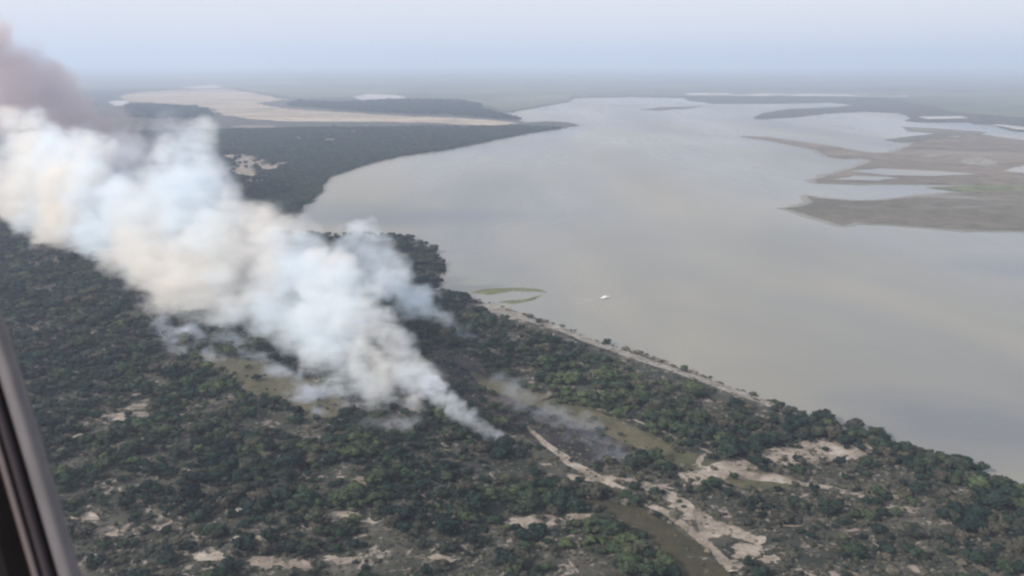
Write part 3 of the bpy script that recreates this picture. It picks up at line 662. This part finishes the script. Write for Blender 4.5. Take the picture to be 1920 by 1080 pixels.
# ------------------------------------------------------------------ smoke
def wpt(pxx, pyy, D):
    """world point seen at a survey pixel, at horizontal range D along its bearing"""
    d = ray(pxx, pyy); t = D/math.hypot(d.x, d.y); return Vector((d.x*t, d.y*t, H+d.z*t))
def smoke(name, puffs, step, dens, label, colours=((.93, .93, .95), (.90, .86, .80)), res=256, soft=0.35, warp=(0.045, 9.0), thr=1.15, rough=0.5, step_m=5.0, aniso=0.15, cs=0.012, rad=None, top_noise=1.0, ns=1.3, span=5.0, modl=.35):
    """a billowing body: a closed hull, with loose vertices inside it that a point-density field turns into smoke.
       puffs: (centre, radius, weight)"""
    C = np.array([p[0][:] for p in puffs]); R = np.array([p[1] for p in puffs]); W = np.array([p[2] for p in puffs])
    pts = []
    lo = (C-R[:, None]*1.3).min(0); hi = (C+R[:, None]*1.3).max(0); lo[2] = max(lo[2], 0.5)
    nx = [int((hi[k]-lo[k])/step)+1 for k in range(3)]
    done = np.zeros(nx, np.float32)
    for c, rr, w in zip(C, R, W):
        a = np.maximum(((c-rr*1.35-lo)/step).astype(int), 0); b_ = np.minimum(((c+rr*1.35-lo)/step).astype(int)+1, nx)
        if (b_ <= a).any(): continue
        g = np.meshgrid(*[lo[k]+(np.arange(a[k], b_[k])+.5)*step for k in range(3)], indexing='ij')
        dist = np.sqrt(((g[0]-c[0])**2+(g[1]-c[1])**2+(g[2]-c[2])**2))/rr
        v = (1-dist)
        sl = tuple(slice(a[k], b_[k]) for k in range(3))
        v = np.maximum(v, -.4)*1.0
        done[sl] = np.maximum(done[sl], (v+.4)*w)
    idx = np.argwhere(done > 0); P_ = lo+(idx+rng.uniform(0.1, .9, idx.shape))*step
    v = done[tuple(idx.T)]
    q_ = float(np.mean(R))*ns; n1 = fbm(P_[:, 0]/q_, P_[:, 1]/q_, P_[:, 2]/q_, 4, 200)*0.42*top_noise
    v = v-.4+n1*rough*1.6
    pr = np.clip(v/soft, 0, 1)
    P_ = P_[rng.random(len(P_)) < pr]
    P_ = P_[P_[:, 2] > 0.4]
    bm = bmesh.new()
    for c, rr, w in zip(C, R, W):
        mtx = Matrix.Translation(Vector(c)) @ Matrix.Scale(rr*1.28+step*1.5, 4)
        bmesh.ops.create_icosphere(bm, subdivisions=2, radius=1, matrix=mtx)
    for v_ in bm.verts: v_.co.z = max(v_.co.z, 0.3)
    me = bpy.data.meshes.new(name); bm.to_mesh(me); bm.free()
    tmp = bpy.data.objects.new(name, me); col.objects.link(tmp)
    rm = tmp.modifiers.new('r', 'REMESH'); rm.mode = 'VOXEL'; rm.voxel_size = max(step*1.6, 3.0)
    dm = tmp.modifiers.new('d', 'DECIMATE'); dm.ratio = 0.10
    dg = bpy.context.evaluated_depsgraph_get(); hull = bpy.data.meshes.new_from_object(tmp.evaluated_get(dg)); bpy.data.objects.remove(tmp)
    hv = np.empty(len(hull.vertices)*3, np.float32); hull.vertices.foreach_get('co', hv); hv = hv.reshape(-1, 3)
    faces = [tuple(p.vertices) for p in hull.polygons]
    O = hv.mean(0)*0
    me2 = bpy.data.meshes.new(name); me2.from_pydata(np.concatenate([hv-O, P_-O]).tolist(), [], faces)
    o = link(name, me2); o.location = O; tag(o, label, 'smoke', 'stuff')
    m = bpy.data.materials.new(name); m.use_nodes = True; nt = m.node_tree; nt.nodes.clear(); m.cycles.volume_step_rate = 1.0
    size_ = float(np.mean(hv.max(0)-hv.min(0))); m.cycles.volume_step_rate = step_m/(size_/10)
    out = N(nt, 'ShaderNodeOutputMaterial'); vol = N(nt, 'ShaderNodeVolumePrincipled'); nt.links.new(vol.outputs[0], out.inputs['Volume'])
    pd = N(nt, 'ShaderNodeTexPointDensity', point_source='OBJECT', resolution=res, space='OBJECT'); pd.object = o; pd.radius = rad or step*1.9
    tc = N(nt, 'ShaderNodeTexCoord'); wn_ = N(nt, 'ShaderNodeTexNoise'); wn_.inputs['Scale'].default_value = warp[0]; wn_.inputs['Detail'].default_value = 4; wn_.inputs['Roughness'].default_value = .62
    nt.links.new(tc.outputs['Object'], wn_.inputs['Vector'])
    sb = N(nt, 'ShaderNodeVectorMath', operation='SUBTRACT'); nt.links.new(wn_.outputs['Color'], sb.inputs[0]); sb.inputs[1].default_value = (.5, .5, .5)
    ml = N(nt, 'ShaderNodeVectorMath', operation='SCALE'); nt.links.new(sb.outputs[0], ml.inputs[0]); ml.inputs['Scale'].default_value = warp[1]*2
    ad = N(nt, 'ShaderNodeVectorMath', operation='ADD'); nt.links.new(tc.outputs['Object'], ad.inputs[0]); nt.links.new(ml.outputs[0], ad.inputs[1])
    nt.links.new(ad.outputs[0], pd.inputs['Vector'])
    st = stretch(nt, tc.outputs['Object'], (.38, 1, 1), math.radians(-142)); st.node.vector_type = 'POINT'
    er = N(nt, 'ShaderNodeMapRange'); nt.links.new(nz(nt, st, warp[0]*2.2, 6, .68, .4), er.inputs[0])
    er.inputs[1].default_value = .33; er.inputs[2].default_value = .67; er.inputs[3].default_value = .12; er.inputs[4].default_value = 1.6
    em = N(nt, 'ShaderNodeMath', operation='MULTIPLY'); nt.links.new(pd.outputs['Density'], em.inputs[0]); nt.links.new(er.outputs[0], em.inputs[1])
    mr = N(nt, 'ShaderNodeMapRange'); nt.links.new(em.outputs[0], mr.inputs[0])
    mr.inputs[1].default_value = thr; mr.inputs[2].default_value = thr+span; mr.inputs[3].default_value = 0; mr.inputs[4].default_value = dens
    md_ = N(nt, 'ShaderNodeMapRange'); nt.links.new(nz(nt, tc.outputs['Object'], warp[0]*.55, 4, .6), md_.inputs[0])
    md_.inputs[1].default_value = .34; md_.inputs[2].default_value = .64; md_.inputs[3].default_value = modl; md_.inputs[4].default_value = 1.25
    mm_ = N(nt, 'ShaderNodeMath', operation='MULTIPLY'); nt.links.new(mr.outputs[0], mm_.inputs[0]); nt.links.new(md_.outputs[0], mm_.inputs[1])
    nt.links.new(mm_.outputs[0], vol.inputs['Density'])
    cc = ramp(nt, nz(nt, tc.outputs['Object'], cs, 2, .5), [(0.40, colours[0]), (0.62, colours[1])])
    nt.links.new(cc, vol.inputs['Color']); vol.inputs['Anisotropy'].default_value = aniso
    me2.materials.append(m)
    print(name, 'hull faces', len(faces), 'points', len(P_), 'puffs', len(puffs))
    return o

def ip(xs, tab):
    return np.interp(xs, [t[0] for t in tab], [t[1] for t in tab])
G_ = [(-160, 330), (-60, 380), (0, 425), (50, 455), (100, 482), (200, 522), (260, 572), (330, 632), (400, 645), (480, 660), (540, 716), (600, 757), (660, 786), (720, 798), (800, 804), (850, 812), (885, 820)]
T_ = [(-160, 120), (0, 200), (60, 215), (130, 240), (200, 262), (240, 330), (330, 300), (370, 290), (420, 330), (470, 380), (520, 408), (580, 430), (640, 455), (680, 490), (720, 545), (760, 610), (800, 665), (850, 725), (875, 775)]
def grd(py): return at(960, py).y
def ground_range(xx): 
    p = at(xx, float(ip(xx, G_))); return math.hypot(p.x, p.y)
rp = random.Random(5)
main = []
for k in range(560):
    xx = -150+1020*(k+rp.random())/560
    g = float(ip(xx, G_)); t = float(ip(xx, T_)); f = rp.random()
    hpx = g-t; rad_px = min(max(hpx*rp.uniform(.13, .27), 15), 60)
    yy = g-rad_px*.15-(hpx-rad_px*.95)*f
    D = ground_range(xx)*(1+.02+.16*f*rp.uniform(.3, 1)) + rp.uniform(0, 35)
    c = wpt(xx, yy, D); main.append((c, rad_px*c.length/FPX*1.0, rp.uniform(.85, 1.0)))
# knobs that rise out of the top of the plume
for (xx, yy, rpx) in ((388, 228, 26), (362, 252, 28), (400, 258, 24), (340, 236, 17), (382, 285, 32), (350, 292, 32), (325, 272, 24), (405, 222, 16), (300, 292, 26), (395, 315, 30), (20, 222, 34), (60, 228, 30), (130, 262, 26), (170, 285, 36), (190, 268, 22), (95, 262, 38), (30, 240, 40), (370, 320, 34), (330, 335, 36), (440, 395, 34), (500, 420, 28), (560, 445, 22)):
    D = ground_range(xx)*1.1; c = wpt(xx, yy, D); main.append((c, rpx*c.length/FPX, .95))
def px_of(c): a_, b_ = pix(np.array(c.x), np.array(c.y), np.array(c.z)); return float(a_)
smoke('smoke_plume', [p for p in main if px_of(p[0]) < 680], 3.6, 0.115, 'huge white and cream smoke plume drifting from the burning scrub', ((.87, .93, .985), (.93, .90, .86)), res=288, step_m=4.0, soft=.55, rough=.65, span=6, modl=.5, warp=(.05, 11))
front = []
for k in range(260):
    f = rp.random(); xx = 560+322*f; g = float(ip(xx, G_)); t = float(ip(xx, T_)); u_ = rp.random(); hpx = g-t
    rad_px = min(max(hpx*rp.uniform(.10, .2), 11), 30); yy = g-rad_px*.1-(hpx-rad_px*1.0)*u_
    D = ground_range(xx)*(1+.10*u_)+rp.uniform(0, 16); c = wpt(xx, yy, D); front.append((c, rad_px*c.length/FPX*1.1, rp.uniform(.85, 1)))
smoke('smoke_plume', front, 2.0, 0.14, 'dense white smoke streaming up from the fire front behind the pines', ((.90, .945, .985), (.93, .925, .91)), res=224, step_m=2.6, soft=.5, rough=.55, span=6, modl=.55, warp=(.08, 5), cs=.02)

blue = []          # thinner bluish smoke off the right-hand front
for k in range(160):
    f = rp.random(); cx = 900-f*250+rp.gauss(0, 6+26*f); cyy = 668-f*200+rp.gauss(0, 3+22*f)
    D = math.hypot(*at(900-f*190, 672-f*130)[:2])*(1.0+.02*rp.random()); rr = 9+30*f**.7*rp.uniform(.5, 1.1)
    cyy = min(cyy, 672-f*120); c = wpt(cx, cyy, D); blue.append((c, rr*c.length/FPX, rp.uniform(.7, 1)))
smoke('smoke_wisp', blue, 2.0, 0.075, 'bluish ragged smoke rising at the shoreward end of the fire', ((.80, .90, 1.0), (.90, .95, 1.0)), res=192, step_m=3.5, warp=(.07, 7))
wis = []           # bright wisp from the nearest hot spot
for k in range(190):
    f = rp.random()**.8; w_ = 1+f*1.0
    cx = 980-f*225+rp.gauss(0, 1.5+7*f); cyy = 862-f*170+rp.gauss(0, 1.5+8*f)
    p = at(978-f*170, 866-f*62); D = math.hypot(p.x, p.y); rr = 11+15*f**.8*rp.uniform(.5, 1.1)
    c = wpt(cx, min(cyy, 862-f*72), D); wis.append((c, rr*c.length/FPX, rp.uniform(.8, 1)))
smoke('smoke_wisp', wis, .9, 0.16, 'narrow bright wisp of smoke from the nearest hot spot', ((.88, .94, 1.0), (.95, .96, 1.0)), res=192, step_m=2.0, modl=.5, warp=(.12, 3.5))
low = []           # thin low smoke over the charred strip
for k in range(190):
    f = rp.random(); cx = 1175-f*250+rp.gauss(0, 9); cyy = 868-f*135+rp.gauss(0, 11)
    p = at(cx, min(cyy+12, 885)); D = math.hypot(p.x, p.y); rr = rp.uniform(11, 28)
    c = wpt(cx, cyy-4, D); low.append((c, rr*c.length/FPX, rp.uniform(.6, .95)))
smoke('ground_smoke', low, 1.4, 0.038, 'thin blue smoke lying low over the charred strip', ((.78, .86, 1.0), (.86, .90, .99)), res=160, step_m=3.0, warp=(.10, 6), rough=.9)
haz = []           # smoke drifting low through the trees in front of the plume
for k in range(110):
    f = rp.random(); cx = 250+f*560+rp.gauss(0, 10); g = float(ip(cx, G_)); cyy = g+rp.uniform(-12, 40)*(1-abs(f-.35))
    p = at(cx, cyy+14); D = math.hypot(p.x, p.y); rr = rp.uniform(14, 34)
    c = wpt(cx, cyy, D); haz.append((c, rr*c.length/FPX, rp.uniform(.5, .9)))
smoke('ground_smoke', haz, 2.2, 0.085, 'thin bluish smoke seeping through trees under the main plume', ((.78, .85, .98), (.86, .88, .93)), res=160, step_m=4.0, warp=(.06, 8), rough=.9)
gry = []           # thin lavender-grey smoke filling in behind the plume
for k in range(150):
    xx = rp.uniform(120, 440); top = float(np.interp(xx, [120, 180, 240, 300, 360, 410, 440], [225, 232, 225, 205, 205, 225, 300])); yy = rp.uniform(top+22, 372); rr = rp.uniform(18, 44)
    D = ground_range(xx)*1.2+rp.uniform(0, 70); c = wpt(xx, yy, D); gry.append((c, rr*c.length/FPX, rp.uniform(.6, .95)))
smoke('drifting_smoke', gry, 5.0, 0.022, 'thin lavender-grey smoke drifting behind the crown of the plume', ((.80, .85, .97), (.86, .87, .94)), res=128, step_m=7.0, warp=(.03, 14))
drk = []           # brown knot on the plume's face, its colour standing in for shadowed smoke
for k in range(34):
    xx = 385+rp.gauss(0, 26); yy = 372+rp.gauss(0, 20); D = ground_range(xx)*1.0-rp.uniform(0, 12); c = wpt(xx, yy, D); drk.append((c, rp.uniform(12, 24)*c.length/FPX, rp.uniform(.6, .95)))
smoke('shade_tinted_smoke', drk, 2.6, 0.030, 'brownish knot on the face of the white plume, shade put into its colour', ((.80, .74, .74), (.80, .72, .66)), res=96, step_m=4.0, warp=(.05, 9))
brn = []           # brownish old smoke high at the back
for k in range(150):
    f = rp.random(); xx = -190+f*460+rp.gauss(0, 14); top = float(np.interp(xx, [-190, 0, 60, 130, 170, 230, 300], [-110, 5, 78, 98, 128, 180, 225])); bot = 318
    h_ = max(bot-top, 20); rr = min(h_*rp.uniform(.16, .32), 56); yy = top+rr+(h_-rr)*rp.random()
    D = 1030+rp.uniform(-60, 110); c = wpt(xx, yy, D); brn.append((c, rr*c.length/FPX, rp.uniform(.6, .95)))
smoke('old_smoke', brn, 6.0, 0.055, 'thin grey-brown smoke hanging high behind the white plume', ((.76, .71, .76), (.78, .70, .67)), res=128, step_m=9.0, warp=(.02, 22), cs=.006)

# ------------------------------------------------------------------ haze: one closed box of even air
hz = (-15000, 15000, -6000, 30000, -1.0, 345.0)
V = [(a, b, c) for a in hz[0:2] for b in hz[2:4] for c in hz[4:6]]
me = bpy.data.meshes.new('haze'); me.from_pydata(V, [], [(0, 1, 3, 2), (4, 6, 7, 5), (0, 4, 5, 1), (2, 3, 7, 6), (0, 2, 6, 4), (1, 5, 7, 3)])
m = bpy.data.materials.new('haze_air'); m.use_nodes = True; nt = m.node_tree; nt.nodes.clear()
out = N(nt, 'ShaderNodeOutputMaterial'); vol = N(nt, 'ShaderNodeVolumePrincipled'); nt.links.new(vol.outputs[0], out.inputs['Volume'])
vol.inputs['Color'].default_value = (.67, .78, .97, 1); vol.inputs['Density'].default_value = HAZE_DENSITY; vol.inputs['Anisotropy'].default_value = .2
tag(link('haze', me, m), 'pale blue summer haze over river and marsh', 'haze', 'stuff')
